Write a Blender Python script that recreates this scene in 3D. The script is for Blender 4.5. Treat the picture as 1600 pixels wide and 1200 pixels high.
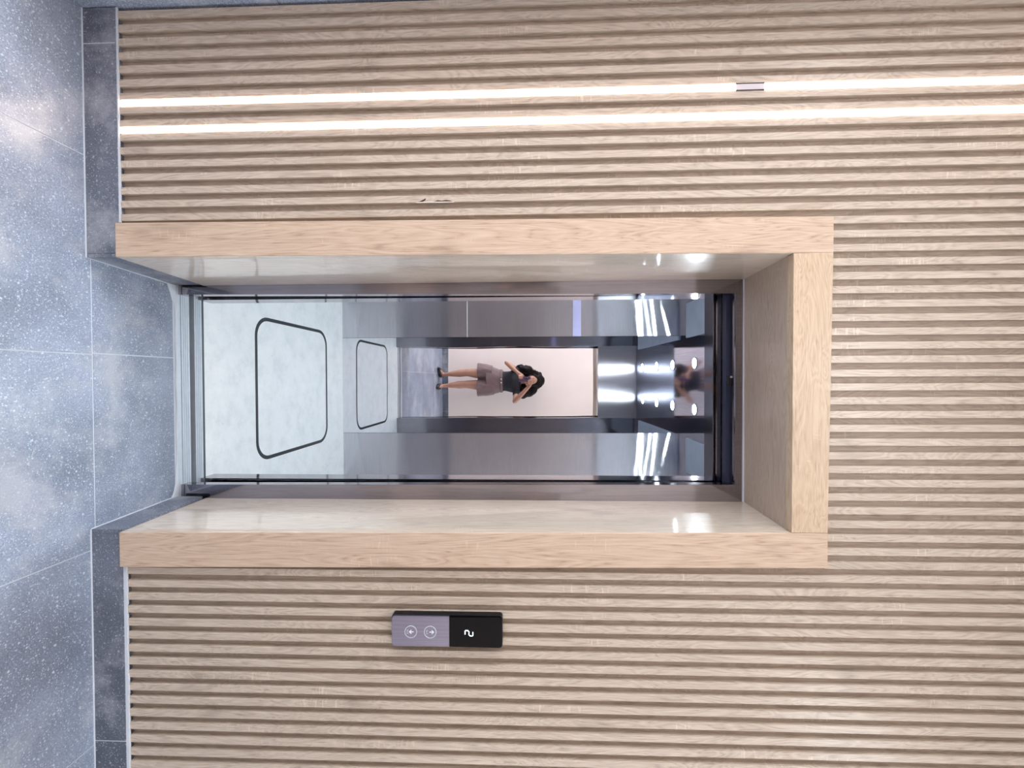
import bpy, bmesh, math, random
from mathutils import Vector, Matrix, noise
S = bpy.context.scene
for o in list(bpy.data.objects):
    bpy.data.objects.remove(o)
C = S.collection
random.seed(4)

# ------------------------------------------------------------------ camera
H = 1.31
PI_, YA, RO = 0.0333, 0.0139, 0.0029        # pitched down, yawed right, rolled (radians)
cd = bpy.data.cameras.new('camera')
cam = bpy.data.objects.new('camera', cd)
C.objects.link(cam)
S.camera = cam
cd.sensor_fit = 'HORIZONTAL'
cd.sensor_width = 36
cd.lens = 36 * 650 / 1600
cd.clip_start = 0.004
fw = Vector((math.sin(YA) * math.cos(PI_), math.cos(YA) * math.cos(PI_), -math.sin(PI_)))
rt = Vector((math.cos(YA), -math.sin(YA), 0))
up = rt.cross(fw)
ax_r = math.cos(RO) * up + math.sin(RO) * rt       # picture right = world up (the phone is held sideways)
ax_d = -math.sin(RO) * up + math.cos(RO) * rt      # picture down = world right
M3 = Matrix((ax_r, -ax_d, -fw)).transposed()
cam.matrix_world = Matrix.Translation((0, 0, H)) @ M3.to_4x4()

# ------------------------------------------------------------------ colour management, world, large lights
vs = S.view_settings
vs.view_transform = 'Standard'
vs.look = 'None'
vs.gamma = 1
vs.use_curve_mapping = False
vs.exposure = 0.70
K_DAY, K_CEIL, K_LED, K_CAR = 92.0, 4.5, 13.0, 250.0
W = bpy.data.worlds.new('world')
S.world = W
W.use_nodes = True
W.node_tree.nodes['Background'].inputs[0].default_value = (0.72, 0.84, 1.0, 1)
W.node_tree.nodes['Background'].inputs[1].default_value = 1.0

def area(name, loc, target, sx, sy, power, col):
    l = bpy.data.lights.new(name, 'AREA')
    l.shape = 'RECTANGLE'
    l.size, l.size_y, l.energy, l.color = sx, sy, power, col
    o = bpy.data.objects.new(name, l)
    C.objects.link(o)
    o.location = loc
    o.rotation_euler = (Vector(target) - Vector(loc)).to_track_quat('-Z', 'Y').to_euler()
    return o
# daylight coming in through the open left end of the lobby
area('daylight', (-3.3, -0.1, 1.5), (0, 0.1, 1.3), 1.5, 2.4, K_DAY, (0.86, 0.93, 1.0))
# daylight from the right end of the lobby
area('daylight_far', (4.3, -0.1, 1.5), (0, 0.1, 1.3), 1.5, 2.4, K_DAY * 0.5, (0.9, 0.95, 1.0))

# ------------------------------------------------------------------ materials
def nt(name):
    m = bpy.data.materials.new(name)
    m.use_nodes = True
    t = m.node_tree
    return m, t, t.nodes['Principled BSDF']

def N(t, kind, **kw):
    n = t.nodes.new(kind)
    for k, v in kw.items():
        if k.startswith('i_'):
            n.inputs[k[2:].replace('_', ' ')].default_value = v
        else:
            setattr(n, k, v)
    return n

def L(t, a, b):
    t.links.new(a, b)

def srgb(r, g, b):
    f = lambda c: c / 12.92 if c <= 0.04045 else ((c + 0.055) / 1.055) ** 2.4
    return (f(r / 255), f(g / 255), f(b / 255), 1)

def ramp(t, stops):
    r = N(t, 'ShaderNodeValToRGB')
    e = r.color_ramp.elements
    while len(e) < len(stops):
        e.new(0.5)
    for k, (p, c) in enumerate(stops):
        e[k].position = p
        e[k].color = c
    return r

def mapping(t, scale, loc=(0, 0, 0)):
    tc = N(t, 'ShaderNodeTexCoord')
    mp = N(t, 'ShaderNodeMapping')
    mp.inputs['Scale'].default_value = scale
    mp.inputs['Location'].default_value = loc
    L(t, tc.outputs['Object'], mp.inputs['Vector'])
    return mp

def mixc(t, fac, a, b, blend='MIX'):
    m = N(t, 'ShaderNodeMix', data_type='RGBA', blend_type=blend)
    for s, v in ((0, fac), (6, a), (7, b)):
        if hasattr(v, 'is_linked') or hasattr(v, 'links'):
            L(t, v, m.inputs[s])
        else:
            m.inputs[s].default_value = v
    return m.outputs[2]

def wood(name, dark, mid, light, rough=0.42, axis='z', seed=0.0, ring=2.6, coat=0.0, tick=0.5):
    """light oak laminate, grain along one axis, cathedral figure and pale cross flakes"""
    m, t, b = nt(name)
    def sc(along, across):
        return (across, across, along) if axis == 'z' else (along, across, across)
    fine = N(t, 'ShaderNodeTexNoise', i_Scale=1.0, i_Detail=5.0, i_Roughness=0.65)
    L(t, mapping(t, sc(14, 260), (seed, 0, seed)).outputs[0], fine.inputs['Vector'])
    broad = N(t, 'ShaderNodeTexNoise', i_Scale=1.0, i_Detail=3.0, i_Roughness=0.5, i_Distortion=1.3)
    L(t, mapping(t, sc(ring, 15), (seed * 2, 3, seed)).outputs[0], broad.inputs['Vector'])
    # contour lines of the broad noise = growth rings
    mu = N(t, 'ShaderNodeMath', operation='MULTIPLY')
    mu.inputs[1].default_value = 13.0
    L(t, broad.outputs['Fac'], mu.inputs[0])
    pp = N(t, 'ShaderNodeMath', operation='PINGPONG')
    pp.inputs[1].default_value = 0.5
    L(t, mu.outputs[0], pp.inputs[0])
    rr = ramp(t, [(0.0, dark), (0.35, mid), (1.0, light)])
    ad = N(t, 'ShaderNodeMath', operation='ADD')
    ml = N(t, 'ShaderNodeMath', operation='MULTIPLY')
    ml.inputs[1].default_value = 0.95
    L(t, pp.outputs[0], ml.inputs[0])
    ml2 = N(t, 'ShaderNodeMapRange')
    ml2.inputs['From Min'].default_value = 0.3
    ml2.inputs['From Max'].default_value = 0.72
    ml2.inputs['To Min'].default_value = 0.05
    ml2.inputs['To Max'].default_value = 0.62
    L(t, fine.outputs['Fac'], ml2.inputs['Value'])
    L(t, ml.outputs[0], ad.inputs[0])
    L(t, ml2.outputs[0], ad.inputs[1])
    L(t, ad.outputs[0], rr.inputs[0])
    # pale cross flakes in patches
    fl = N(t, 'ShaderNodeTexNoise', i_Scale=1.0, i_Detail=2.0)
    L(t, mapping(t, sc(170, 22), (0, seed, 0)).outputs[0], fl.inputs['Vector'])
    pa = N(t, 'ShaderNodeTexNoise', i_Scale=1.0, i_Detail=2.0)
    L(t, mapping(t, sc(5, 16), (seed, 7, 2)).outputs[0], pa.inputs['Vector'])
    r1 = ramp(t, [(0.57, (0, 0, 0, 1)), (0.64, (1, 1, 1, 1))])
    L(t, fl.outputs['Fac'], r1.inputs[0])
    r2 = ramp(t, [(0.58, (0, 0, 0, 1)), (0.68, (tick, tick, tick, 1))])
    L(t, pa.outputs['Fac'], r2.inputs[0])
    mm = N(t, 'ShaderNodeMath', operation='MULTIPLY')
    L(t, r1.outputs[0], mm.inputs[0])
    L(t, r2.outputs[0], mm.inputs[1])
    pale = tuple(min(1, c * 1.25) for c in light[:3]) + (1,)
    col = mixc(t, mm.outputs[0], rr.outputs[0], pale)
    # brownish stained patches
    st = N(t, 'ShaderNodeTexNoise', i_Scale=1.0, i_Detail=3.0)
    L(t, mapping(t, sc(4.3, 14), (11, seed, 5)).outputs[0], st.inputs['Vector'])
    r3 = ramp(t, [(0.6, (0, 0, 0, 1)), (0.75, (0.35, 0.35, 0.35, 1))])
    L(t, st.outputs['Fac'], r3.inputs[0])
    col = mixc(t, r3.outputs[0], col, tuple(c * 0.62 for c in dark[:3]) + (1,))
    L(t, col, b.inputs['Base Color'])
    b.inputs['Roughness'].default_value = rough
    b.inputs['Coat Weight'].default_value = coat
    b.inputs['Coat Roughness'].default_value = 0.07
    bp = N(t, 'ShaderNodeBump')
    bp.inputs['Strength'].default_value = 0.12
    bp.inputs['Distance'].default_value = 0.002
    L(t, fine.outputs['Fac'], bp.inputs['Height'])
    L(t, bp.outputs[0], b.inputs['Normal'])
    return m

def terrazzo(name, c0, c1, fleck, rough=0.33, seed=0.0):
    m, t, b = nt(name)
    cl = N(t, 'ShaderNodeTexNoise', i_Scale=3.2, i_Detail=6.0, i_Roughness=0.6)
    L(t, mapping(t, (1, 1, 1), (seed, seed, 0)).outputs[0], cl.inputs['Vector'])
    rr = ramp(t, [(0.3, c0), (0.7, c1)])
    L(t, cl.outputs['Fac'], rr.inputs[0])
    gr = N(t, 'ShaderNodeTexNoise', i_Scale=240.0, i_Detail=3.0)
    L(t, mapping(t, (1, 1, 1)).outputs[0], gr.inputs['Vector'])
    r0 = ramp(t, [(0.3, (0.72, 0.72, 0.72, 1)), (0.7, (1.3, 1.3, 1.3, 1))])
    L(t, gr.outputs['Fac'], r0.inputs[0])
    col = mixc(t, 1.0, rr.outputs[0], r0.outputs[0], 'MULTIPLY')
    for s, th, soft in ((85.0, 0.17, 0.10), (230.0, 0.26, 0.14)):
        v = N(t, 'ShaderNodeTexVoronoi', i_Scale=s)
        wp = N(t, 'ShaderNodeTexNoise', i_Scale=s * 1.4, i_Detail=2.0)
        L(t, mapping(t, (1, 1, 1)).outputs[0], wp.inputs['Vector'])
        wm = mixc(t, 0.006 * 85.0 / s, mapping(t, (1, 1, 1), (s, 0, seed)).outputs[0], wp.outputs['Color'], 'ADD')
        L(t, wm, v.inputs['Vector'])
        sz = N(t, 'ShaderNodeSeparateColor')
        L(t, v.outputs['Color'], sz.inputs[0])
        k = N(t, 'ShaderNodeMath', operation='MULTIPLY')
        k.inputs[1].default_value = th * 1.9
        pw = N(t, 'ShaderNodeMath', operation='POWER')
        pw.inputs[1].default_value = 1.5
        L(t, sz.outputs[0], pw.inputs[0])
        L(t, pw.outputs[0], k.inputs[0])
        sb = N(t, 'ShaderNodeMath', operation='SUBTRACT')
        L(t, k.outputs[0], sb.inputs[0])
        L(t, v.outputs['Distance'], sb.inputs[1])
        lt = N(t, 'ShaderNodeMath', operation='MULTIPLY', use_clamp=True)
        L(t, sb.outputs[0], lt.inputs[0])
        lt.inputs[1].default_value = 1.0 / soft
        sc_ = N(t, 'ShaderNodeMath', operation='MULTIPLY')
        sc_.inputs[1].default_value = 0.58
        L(t, lt.outputs[0], sc_.inputs[0])
        col = mixc(t, sc_.outputs[0], col, fleck)
    # dried cement haze in patches
    hz = N(t, 'ShaderNodeTexNoise', i_Scale=4.1, i_Detail=8.0, i_Roughness=0.7)
    L(t, mapping(t, (1, 1, 1), (5 + seed, 2, 1)).outputs[0], hz.inputs['Vector'])
    rh = ramp(t, [(0.50, (0, 0, 0, 1)), (0.66, (0.6, 0.6, 0.6, 1))])
    L(t, hz.outputs['Fac'], rh.inputs[0])
    col = mixc(t, rh.outputs[0], col, srgb(176, 178, 184))
    L(t, col, b.inputs['Base Color'])
    b.inputs['Roughness'].default_value = rough
    return m

def plain(name, col, rough=0.5, metal=0.0, spec=0.5, emit=None, strength=0.0, nz=0.06, nscale=8.0):
    m, t, b = nt(name)
    if nz:
        n = N(t, 'ShaderNodeTexNoise', i_Scale=nscale, i_Detail=4.0)
        L(t, mapping(t, (1, 1, 1)).outputs[0], n.inputs['Vector'])
        a = tuple(c * (1 - nz) for c in col[:3]) + (1,)
        d = tuple(min(1, c * (1 + nz)) for c in col[:3]) + (1,)
        r = ramp(t, [(0.3, a), (0.7, d)])
        L(t, n.outputs['Fac'], r.inputs[0])
        L(t, r.outputs[0], b.inputs['Base Color'])
    else:
        b.inputs['Base Color'].default_value = col
    b.inputs['Roughness'].default_value = rough
    b.inputs['Metallic'].default_value = metal
    b.inputs['Specular IOR Level'].default_value = spec
    if emit:
        b.inputs['Emission Color'].default_value = emit
        b.inputs['Emission Strength'].default_value = strength
    return m

def steel(name, col, rough, aniso=0.0, tang=(0, 0, 1), wav=0.0, wscale=3.0, streak=True, jit=0.0):
    m, t, b = nt(name)
    b.inputs['Metallic'].default_value = 1
    b.inputs['Roughness'].default_value = rough
    if streak:
        n = N(t, 'ShaderNodeTexNoise', i_Scale=1.0, i_Detail=3.0)
        s = tuple(4.0 if abs(c) > 0.5 else 300.0 for c in tang)
        L(t, mapping(t, s).outputs[0], n.inputs['Vector'])
        r = ramp(t, [(0.3, tuple(c * 0.9 for c in col[:3]) + (1,)), (0.7, tuple(min(1, c * 1.06) for c in col[:3]) + (1,))])
        L(t, n.outputs['Fac'], r.inputs[0])
        L(t, r.outputs[0], b.inputs['Base Color'])
    else:
        b.inputs['Base Color'].default_value = col
    if aniso:
        b.inputs['Anisotropic'].default_value = aniso
        v = N(t, 'ShaderNodeCombineXYZ')
        for k in range(3):
            v.inputs[k].default_value = tang[k]
        L(t, v.outputs[0], b.inputs['Tangent'])
    if jit:      # upright hairline brushing: normals lean left and right, never up and down
        tc = N(t, 'ShaderNodeTexCoord')
        wn = N(t, 'ShaderNodeTexWhiteNoise', noise_dimensions='3D')
        L(t, tc.outputs['Object'], wn.inputs['Vector'])
        sc = N(t, 'ShaderNodeSeparateColor')
        L(t, wn.outputs['Color'], sc.inputs[0])
        ad = N(t, 'ShaderNodeMath', operation='ADD')
        L(t, sc.outputs[0], ad.inputs[0])
        L(t, sc.outputs[1], ad.inputs[1])
        ma = N(t, 'ShaderNodeMath', operation='MULTIPLY_ADD')
        ma.inputs[1].default_value = jit
        ma.inputs[2].default_value = -jit
        L(t, ad.outputs[0], ma.inputs[0])
        cb = N(t, 'ShaderNodeCombineXYZ')
        L(t, ma.outputs[0], cb.inputs[0])
        ge = N(t, 'ShaderNodeNewGeometry')
        va = N(t, 'ShaderNodeVectorMath', operation='ADD')
        L(t, ge.outputs['Normal'], va.inputs[0])
        L(t, cb.outputs[0], va.inputs[1])
        vn = N(t, 'ShaderNodeVectorMath', operation='NORMALIZE')
        L(t, va.outputs[0], vn.inputs[0])
        L(t, vn.outputs[0], b.inputs['Normal'])
    if wav:
        n2 = N(t, 'ShaderNodeTexNoise', i_Scale=wscale, i_Detail=1.0)
        L(t, mapping(t, (1, 1, 1)).outputs[0], n2.inputs['Vector'])
        bp = N(t, 'ShaderNodeBump')
        bp.inputs['Strength'].default_value = 1.0
        bp.inputs['Distance'].default_value = wav
        L(t, n2.outputs['Fac'], bp.inputs['Height'])
        L(t, bp.outputs[0], b.inputs['Normal'])
    return m

def emitter(name, col, strength):
    m, t, b = nt(name)
    b.inputs['Base Color'].default_value = (0.8, 0.8, 0.8, 1)
    b.inputs['Emission Color'].default_value = col
    b.inputs['Emission Strength'].default_value = strength
    return m

mSlat = wood('slat oak', srgb(134, 118, 102), srgb(177, 161, 144), srgb(201, 186, 169), 0.34, 'z', 0.0)
mGrooveShade = wood('shaded groove oak', srgb(136, 119, 104), srgb(168, 151, 134), srgb(188, 171, 153), 0.5, 'z', 2.2)  # same oak as the slats, groove shade put into a darker colour
mCase = wood('casing oak', srgb(142, 116, 94), srgb(186, 161, 138), srgb(205, 182, 160), 0.42, 'z', 4.7, 1.1, tick=0.35)
mCaseH = wood('casing oak across', srgb(158, 132, 106), srgb(186, 162, 135), srgb(203, 181, 155), 0.42, 'x', 1.7, 2.5, tick=0.3)
mLine = wood('lining oak', srgb(158, 142, 126), srgb(204, 188, 170), srgb(222, 208, 192), 0.28, 'z', 7.1, 1.4, 1.0, tick=0.3)
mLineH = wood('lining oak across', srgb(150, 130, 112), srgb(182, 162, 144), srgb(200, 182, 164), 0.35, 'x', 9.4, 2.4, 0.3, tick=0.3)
mTile = terrazzo('speckled grey tile', srgb(104, 112, 126), srgb(146, 156, 174), srgb(205, 214, 226), 0.30)
mSkirt = terrazzo('skirting tile', srgb(74, 79, 90), srgb(108, 113, 126), srgb(186, 190, 200), 0.36, 3.0)
mGrout = plain('white grout', srgb(196, 202, 210), 0.8)
mSteelV = steel('brushed steel upright', srgb(205, 203, 206), 0.30, 1.0, (0, 0, 1))
mSteelH = steel('brushed steel level', srgb(210, 210, 216), 0.10, 0.9, (1, 0, 0), jit=0.75)
mFrame = steel('satin steel frame', srgb(164, 161, 168), 0.09, 0.0, (0, 0, 1))
mMirror = steel('mirror steel', srgb(232, 232, 236), 0.012, 0.0, (0, 0, 1), 0.0010, 2.6, False)
mPolish = steel('polished steel ceiling', srgb(196, 202, 222), 0.07, 0.0, (0, 1, 0), 0.0006, 3.0)
mAlu = plain('sill aluminium', srgb(206, 214, 222), 0.38, 0.45, nz=0.04, nscale=40)
mDark = plain('dark gap', srgb(30, 33, 46), 0.6)
mNavy = plain('dark painted metal', srgb(52, 58, 84), 0.45)
mBlack = plain('black plastic', srgb(22, 22, 25), 0.4)
mGlossBlack = plain('black display glass', srgb(4, 4, 6), 0.10, spec=0.25, nz=0)
mPanelGrey = plain('grey acrylic', srgb(172, 182, 198), 0.45)
mCarFloor = None
mWhiteWall = plain('white paint', srgb(232, 219, 212), 0.75, nz=0.025, nscale=2.5)
mCeil = plain('ceiling paint', srgb(232, 232, 232), 0.8, nz=0.01)
mDownl = emitter('downlight lens', (0.82, 0.93, 1.0, 1), K_CAR)
mLed = emitter('strip diffuser', (1.0, 0.76, 0.62, 1), K_LED)
mPanelL = emitter('ceiling panel diffuser', (0.93, 0.96, 1.0, 1), K_CEIL)
mLit = emitter('display digit', (0.75, 0.92, 1.0, 1), 2.2)
mUnlit = plain('unlit diffuser', srgb(205, 196, 200), 0.4)
mPlate = plain('lavender plate', srgb(190, 188, 225), 0.3)
mButtonMetal = steel('panel metal', srgb(160, 156, 172), 0.42, 0.0, (0, 0, 1))
mBtnLight = plain('engraved light', srgb(228, 230, 240), 0.4)

def car_floor():
    m, t, b = nt('pale marbled car floor')
    n = N(t, 'ShaderNodeTexNoise', i_Scale=9.0, i_Detail=9.0, i_Roughness=0.75)
    L(t, mapping(t, (1, 1, 1)).outputs[0], n.inputs['Vector'])
    r = ramp(t, [(0.3, srgb(222, 228, 229)), (0.5, srgb(238, 242, 242)), (0.7, srgb(246, 248, 248))])
    L(t, n.outputs['Fac'], r.inputs[0])
    n2 = N(t, 'ShaderNodeTexNoise', i_Scale=70.0, i_Detail=8.0, i_Roughness=0.75)
    L(t, mapping(t, (1, 1, 1)).outputs[0], n2.inputs['Vector'])
    n3 = N(t, 'ShaderNodeTexNoise', i_Scale=7.0, i_Detail=2.0)
    L(t, mapping(t, (1, 1, 1), (4, 4, 0)).outputs[0], n3.inputs['Vector'])
    r2 = ramp(t, [(0.61, (0, 0, 0, 1)), (0.66, (0.8, 0.8, 0.8, 1))])
    L(t, n2.outputs['Fac'], r2.inputs[0])
    r3 = ramp(t, [(0.46, (0, 0, 0, 1)), (0.6, (1, 1, 1, 1))])
    L(t, n3.outputs['Fac'], r3.inputs[0])
    mm = N(t, 'ShaderNodeMath', operation='MULTIPLY')
    L(t, r2.outputs[0], mm.inputs[0])
    L(t, r3.outputs[0], mm.inputs[1])
    L(t, mixc(t, mm.outputs[0], r.outputs[0], srgb(158, 166, 170)), b.inputs['Base Color'])
    b.inputs['Roughness'].default_value = 0.32
    return m
mCarFloor = car_floor()

# ------------------------------------------------------------------ mesh helpers
def link(name, bm, mat, parent=None, smooth=False, kind=None, label=None):
    me = bpy.data.meshes.new(name)
    bmesh.ops.recalc_face_normals(bm, faces=bm.faces)
    bm.to_mesh(me)
    bm.free()
    me.materials.append(mat)
    if smooth:
        for p in me.polygons:
            p.use_smooth = True
    o = bpy.data.objects.new(name, me)
    C.objects.link(o)
    if parent:
        o.parent = parent
        o.matrix_parent_inverse = parent.matrix_world.inverted()
        if parent.type == 'EMPTY':
            o.matrix_parent_inverse = Matrix.Translation(-parent.location)
    if kind:
        o['kind'] = kind
    if label:
        o['label'] = label
    return o

def hexa(bm, p):
    """p: 8 points, bottom ring 0-3 and top ring 4-7"""
    v = [bm.verts.new(q) for q in p]
    for f in ((0, 1, 2, 3), (4, 5, 6, 7), (0, 1, 5, 4), (1, 2, 6, 5), (2, 3, 7, 6), (3, 0, 4, 7)):
        bm.faces.new([v[i] for i in f])
    return v

def box(bm, x0, x1, y0, y1, z0, z1):
    return hexa(bm, [(x0, y0, z0), (x1, y0, z0), (x1, y1, z0), (x0, y1, z0),
                     (x0, y0, z1), (x1, y0, z1), (x1, y1, z1), (x0, y1, z1)])

def bx(name, x0, x1, y0, y1, z0, z1, mat, parent=None, bevel=0.0, **kw):
    bm = bmesh.new()
    box(bm, x0, x1, y0, y1, z0, z1)
    if bevel:
        bmesh.ops.bevel(bm, geom=bm.edges[:], offset=bevel, segments=2, affect='EDGES', profile=0.5)
    return link(name, bm, mat, parent, **kw)

def thing(name, label, cat, loc=(0, 0, 0), group=None):
    o = bpy.data.objects.new(name, None)
    C.objects.link(o)
    o.location = loc
    o['label'] = label
    o['category'] = cat
    if group:
        o['group'] = group
    return o

def struct(name, loc=(0, 0, 0)):
    o = bpy.data.objects.new(name, None)
    C.objects.link(o)
    o.location = loc
    o['kind'] = 'structure'
    return o

def rrect(w, h, r, n=6):
    """rounded rectangle outline, centre at the origin"""
    pts = []
    for cx, cy, a0 in ((w / 2 - r, h / 2 - r, 0), (-w / 2 + r, h / 2 - r, 90), (-w / 2 + r, -h / 2 + r, 180), (w / 2 - r, -h / 2 + r, 270)):
        for k in range(n + 1):
            a = math.radians(a0 + 90 * k / n)
            pts.append((cx + r * math.cos(a), cy + r * math.sin(a)))
    return pts

def prism_xz(bm, pts, y0, y1):
    """solid from an outline in x,z between two depths"""
    a = [bm.verts.new((x, y0, z)) for x, z in pts]
    b = [bm.verts.new((x, y1, z)) for x, z in pts]
    bm.faces.new(a)
    bm.faces.new(b)
    n = len(pts)
    for i in range(n):
        bm.faces.new((a[i], a[(i + 1) % n], b[(i + 1) % n], b[i]))

def ring_xz(bm, cx, cz, r0, r1, y0, y1, n=28):
    rings = []
    for r, y in ((r0, y1), (r0, y0), (r1, y0), (r1, y1)):
        rings.append([bm.verts.new((cx + r * math.cos(2 * math.pi * k / n), y, cz + r * math.sin(2 * math.pi * k / n))) for k in range(n)])
    for a in range(4):
        A, B = rings[a], rings[(a + 1) % 4]
        for k in range(n):
            bm.faces.new((A[k], A[(k + 1) % n], B[(k + 1) % n], B[k]))

def disc_prism(bm, cx, cy, r, z0, z1, n=28):
    a = [bm.verts.new((cx + r * math.cos(2 * math.pi * k / n), cy + r * math.sin(2 * math.pi * k / n), z0)) for k in range(n)]
    b = [bm.verts.new((v.co.x, v.co.y, z1)) for v in a]
    bm.faces.new(a)
    bm.faces.new(b)
    for k in range(n):
        bm.faces.new((a[k], a[(k + 1) % n], b[(k + 1) % n], b[k]))

# ------------------------------------------------------------------ the setting
ZC = 2.86           # lobby ceiling
YW = -0.62          # wall behind the photographer
YS = 1.208          # face of the slats
YG = 1.2225         # bottom of the grooves
XL, XR = -1.100, 2.60   # ends of the slatted wall
SK = 0.104          # top of the skirting

def slat_x(i):
    return 4.25e-7 * i ** 3 - 3.02e-5 * i ** 2 + 0.03985 * i - 0.7605

# slatted wall: backing board with the lift opening, then each slat
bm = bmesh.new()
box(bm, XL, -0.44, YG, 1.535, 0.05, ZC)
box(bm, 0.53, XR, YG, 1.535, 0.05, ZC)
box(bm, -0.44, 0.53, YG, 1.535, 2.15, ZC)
wall = link('wall_back', bm, mGrooveShade, kind='structure')
SW = 0.0200
for i in range(-8, 86):
    x = slat_x(min(i, 50)) + (0.0394 * (i - 50) if i > 50 else 0)
    z0 = SK + 0.001
    lo, hi = -0.458, 0.556
    if x > lo - 0.004 and x < hi + 0.004:
        z0 = 2.168 if x < 0.44 else 2.160
        if x < lo + 0.012 or x > hi - 0.012:
            z0 = 2.172
    bx('slat', x - SW / 2, x + SW / 2, YS, YG + 0.0003, z0, ZC, mSlat, wall)
bm = bmesh.new()      # torn foil on the edge of a slat
prism_xz(bm, [(-0.5128, 0.994), (-0.5150, 1.004), (-0.5190, 1.012), (-0.5232, 1.020), (-0.5205, 1.021), (-0.5165, 1.017), (-0.5140, 1.012), (-0.5128, 1.010)], YS - 0.0012, YS + 0.001)
prism_xz(bm, [(-0.5131, 1.044), (-0.5172, 1.056), (-0.5158, 1.068), (-0.5176, 1.080), (-0.5160, 1.092), (-0.5132, 1.099), (-0.5129, 1.070)], YS - 0.0010, YS + 0.001)
link('torn_edge', bm, plain('torn dark core', srgb(70, 52, 44), 0.9), wall, label='dark chipped spot where the foil has torn')
bm = bmesh.new()
prism_xz(bm, [(-0.5127, 0.990), (-0.5108, 0.998), (-0.5112, 1.030), (-0.5106, 1.060), (-0.5112, 1.085), (-0.5108, 1.102), (-0.5124, 1.104), (-0.5128, 1.050)], YS - 0.002, YS + 0.001)
link('foil_curl', bm, plain('curled foil', srgb(232, 222, 212), 0.6), wall, label='pale curl of lifted foil')

# floor: grout bed with speckled grey tiles
bm = bmesh.new()
box(bm, -3.4, 4.4, YW - 0.05, 1.515, -0.05, -0.0012)
floor = link('floor', bm, mGrout, kind='structure')
JX = [-0.668 + 0.5915 * k for k in range(-5, 10)]
JY = [1.2165 - 0.600 * k for k in range(0, 5)]
G = 0.0018
for a, b in zip(JX[:-1], JX[1:]):
    x0, x1 = max(a, -3.4), min(b, 4.4)
    if x1 <= x0:
        continue
    for c, d in zip(JY[1:], JY[:-1]):
        y0 = max(c, YW - 0.04)
        if d <= y0:
            continue
        bx('tile', x0 + G, x1 - G, y0 + G, d - G, -0.012, 0.0, mTile, floor)
for x0, x1 in ((-0.364, -0.080), (-0.080, 0.452)):
    bx('tile', x0 + G, x1 - G, 1.2165 + G, 1.505, -0.012, 0.0, mTile, floor)
# cement bead where the recess tiles stop at the sill, thicker in the corners
bm = bmesh.new()
pts = []
for k in range(25):
    s = k / 24
    x = -0.352 + 0.802 * s
    e = min(s, 1 - s)
    w = 0.0045 + 0.030 * math.exp(-(e / 0.055) ** 1.3) + 0.0015 * math.sin(31 * s)
    pts.append((x, w))
prev = None
for x, w in pts:
    q = [bm.verts.new((x, 1.5165, 0.0)), bm.verts.new((x, 1.5165, 0.0035)), bm.verts.new((x, 1.5165 - w * 0.6, 0.0028)), bm.verts.new((x, 1.5165 - w, 0.0))]
    if prev:
        for a in range(4):
            bm.faces.new((prev[a], prev[(a + 1) % 4], q[(a + 1) % 4], q[a]))
    else:
        bm.faces.new(q)
    prev = q
bm.faces.new(prev[::-1])
link('grout_bead', bm, mGrout, floor, label='pale cement bead along the door sill')

# skirting tiles under the slats and round into the recess
base = struct('baseboard_back', (0, YS, 0))
YK = 1.2035
xs = [(XL, -0.9955), (-0.9955, -0.3752), (0.4612, 1.0945), (1.0945, 1.69), (1.69, 2.285), (2.285, XR)]
for a, b in xs:
    bx('tile', a + 0.0012, b - 0.0012, YK, YG - 0.0005, 0.002, SK - 0.006 if a > 0 else SK - 0.002, mSkirt, base, 0.0006)
bm = bmesh.new()
for (xa, ya, xb, yb) in ((XL, YK, -0.364, YK), (0.451, YK, XR, YK)):
    box(bm, xa, xb, ya - 0.0028, ya + 0.004, 0.0, 0.0024)
hexa(bm, [(-0.3665, YK, 0), (-0.3635, YK, 0), (-0.3495, 1.50, 0), (-0.3525, 1.50, 0),
          (-0.3665, YK, 0.0028), (-0.3635, YK, 0.0028), (-0.3495, 1.50, 0.0028), (-0.3525, 1.50, 0.0028)])
hexa(bm, [(0.4480, YK, 0), (0.4520, YK, 0), (0.4395, 1.495, 0), (0.4365, 1.495, 0),
          (0.4480, YK, 0.0028), (0.4520, YK, 0.0028), (0.4395, 1.495, 0.0028), (0.4365, 1.495, 0.0028)])
for a, b in xs[:-1]:
    if not -0.5 < b < 0.0:
        box(bm, b - 0.0014, b + 0.0014, YK + 0.0004, YG, 0.002, SK - 0.006)
link('grout_line', bm, mGrout, base)
bm = bmesh.new()
for (xa, xb) in ((XL, -0.468), (0.560, XR)):
    box(bm, xa, xb, YS + 0.002, YG + 0.001, SK - 0.012, SK - 0.001)
link('ledge', bm, mSkirt, base)
bm = bmesh.new()
for (xa, xb, zz) in ((XL, -0.468, SK - 0.003), (0.560, XR, SK - 0.007)):
    n = int((xb - xa) / 0.03)
    for k in range(n):
        a, b = xa + (xb - xa) * k / n, xa + (xb - xa) * (k + 1) / n
        h = (0.0035 if xa < 0 else 0.009) + 0.002 * random.random()
        box(bm, a, b, YK + 0.001, YS + 0.002, zz, zz + h)

link('cement_edge', bm, mGrout, base, kind='stuff')
def recess_tile(xf, xb, sgn, yb):
    bm = bmesh.new()
    t = 0.011 * sgn
    hexa(bm, [(xf, YK, 0.002), (xf + t, YK, 0.002), (xb + t, yb, 0.002), (xb, yb, 0.002),
              (xf, YK, SK - 0.006), (xf + t, YK, SK - 0.006), (xb + t, yb, SK - 0.006), (xb, yb, SK - 0.006)])
    return link('tile', bm, mSkirt, base)
recess_tile(-0.3645, -0.3515, -1, 1.512)
recess_tile(0.4505, 0.4385, 1, 1.512)

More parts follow.
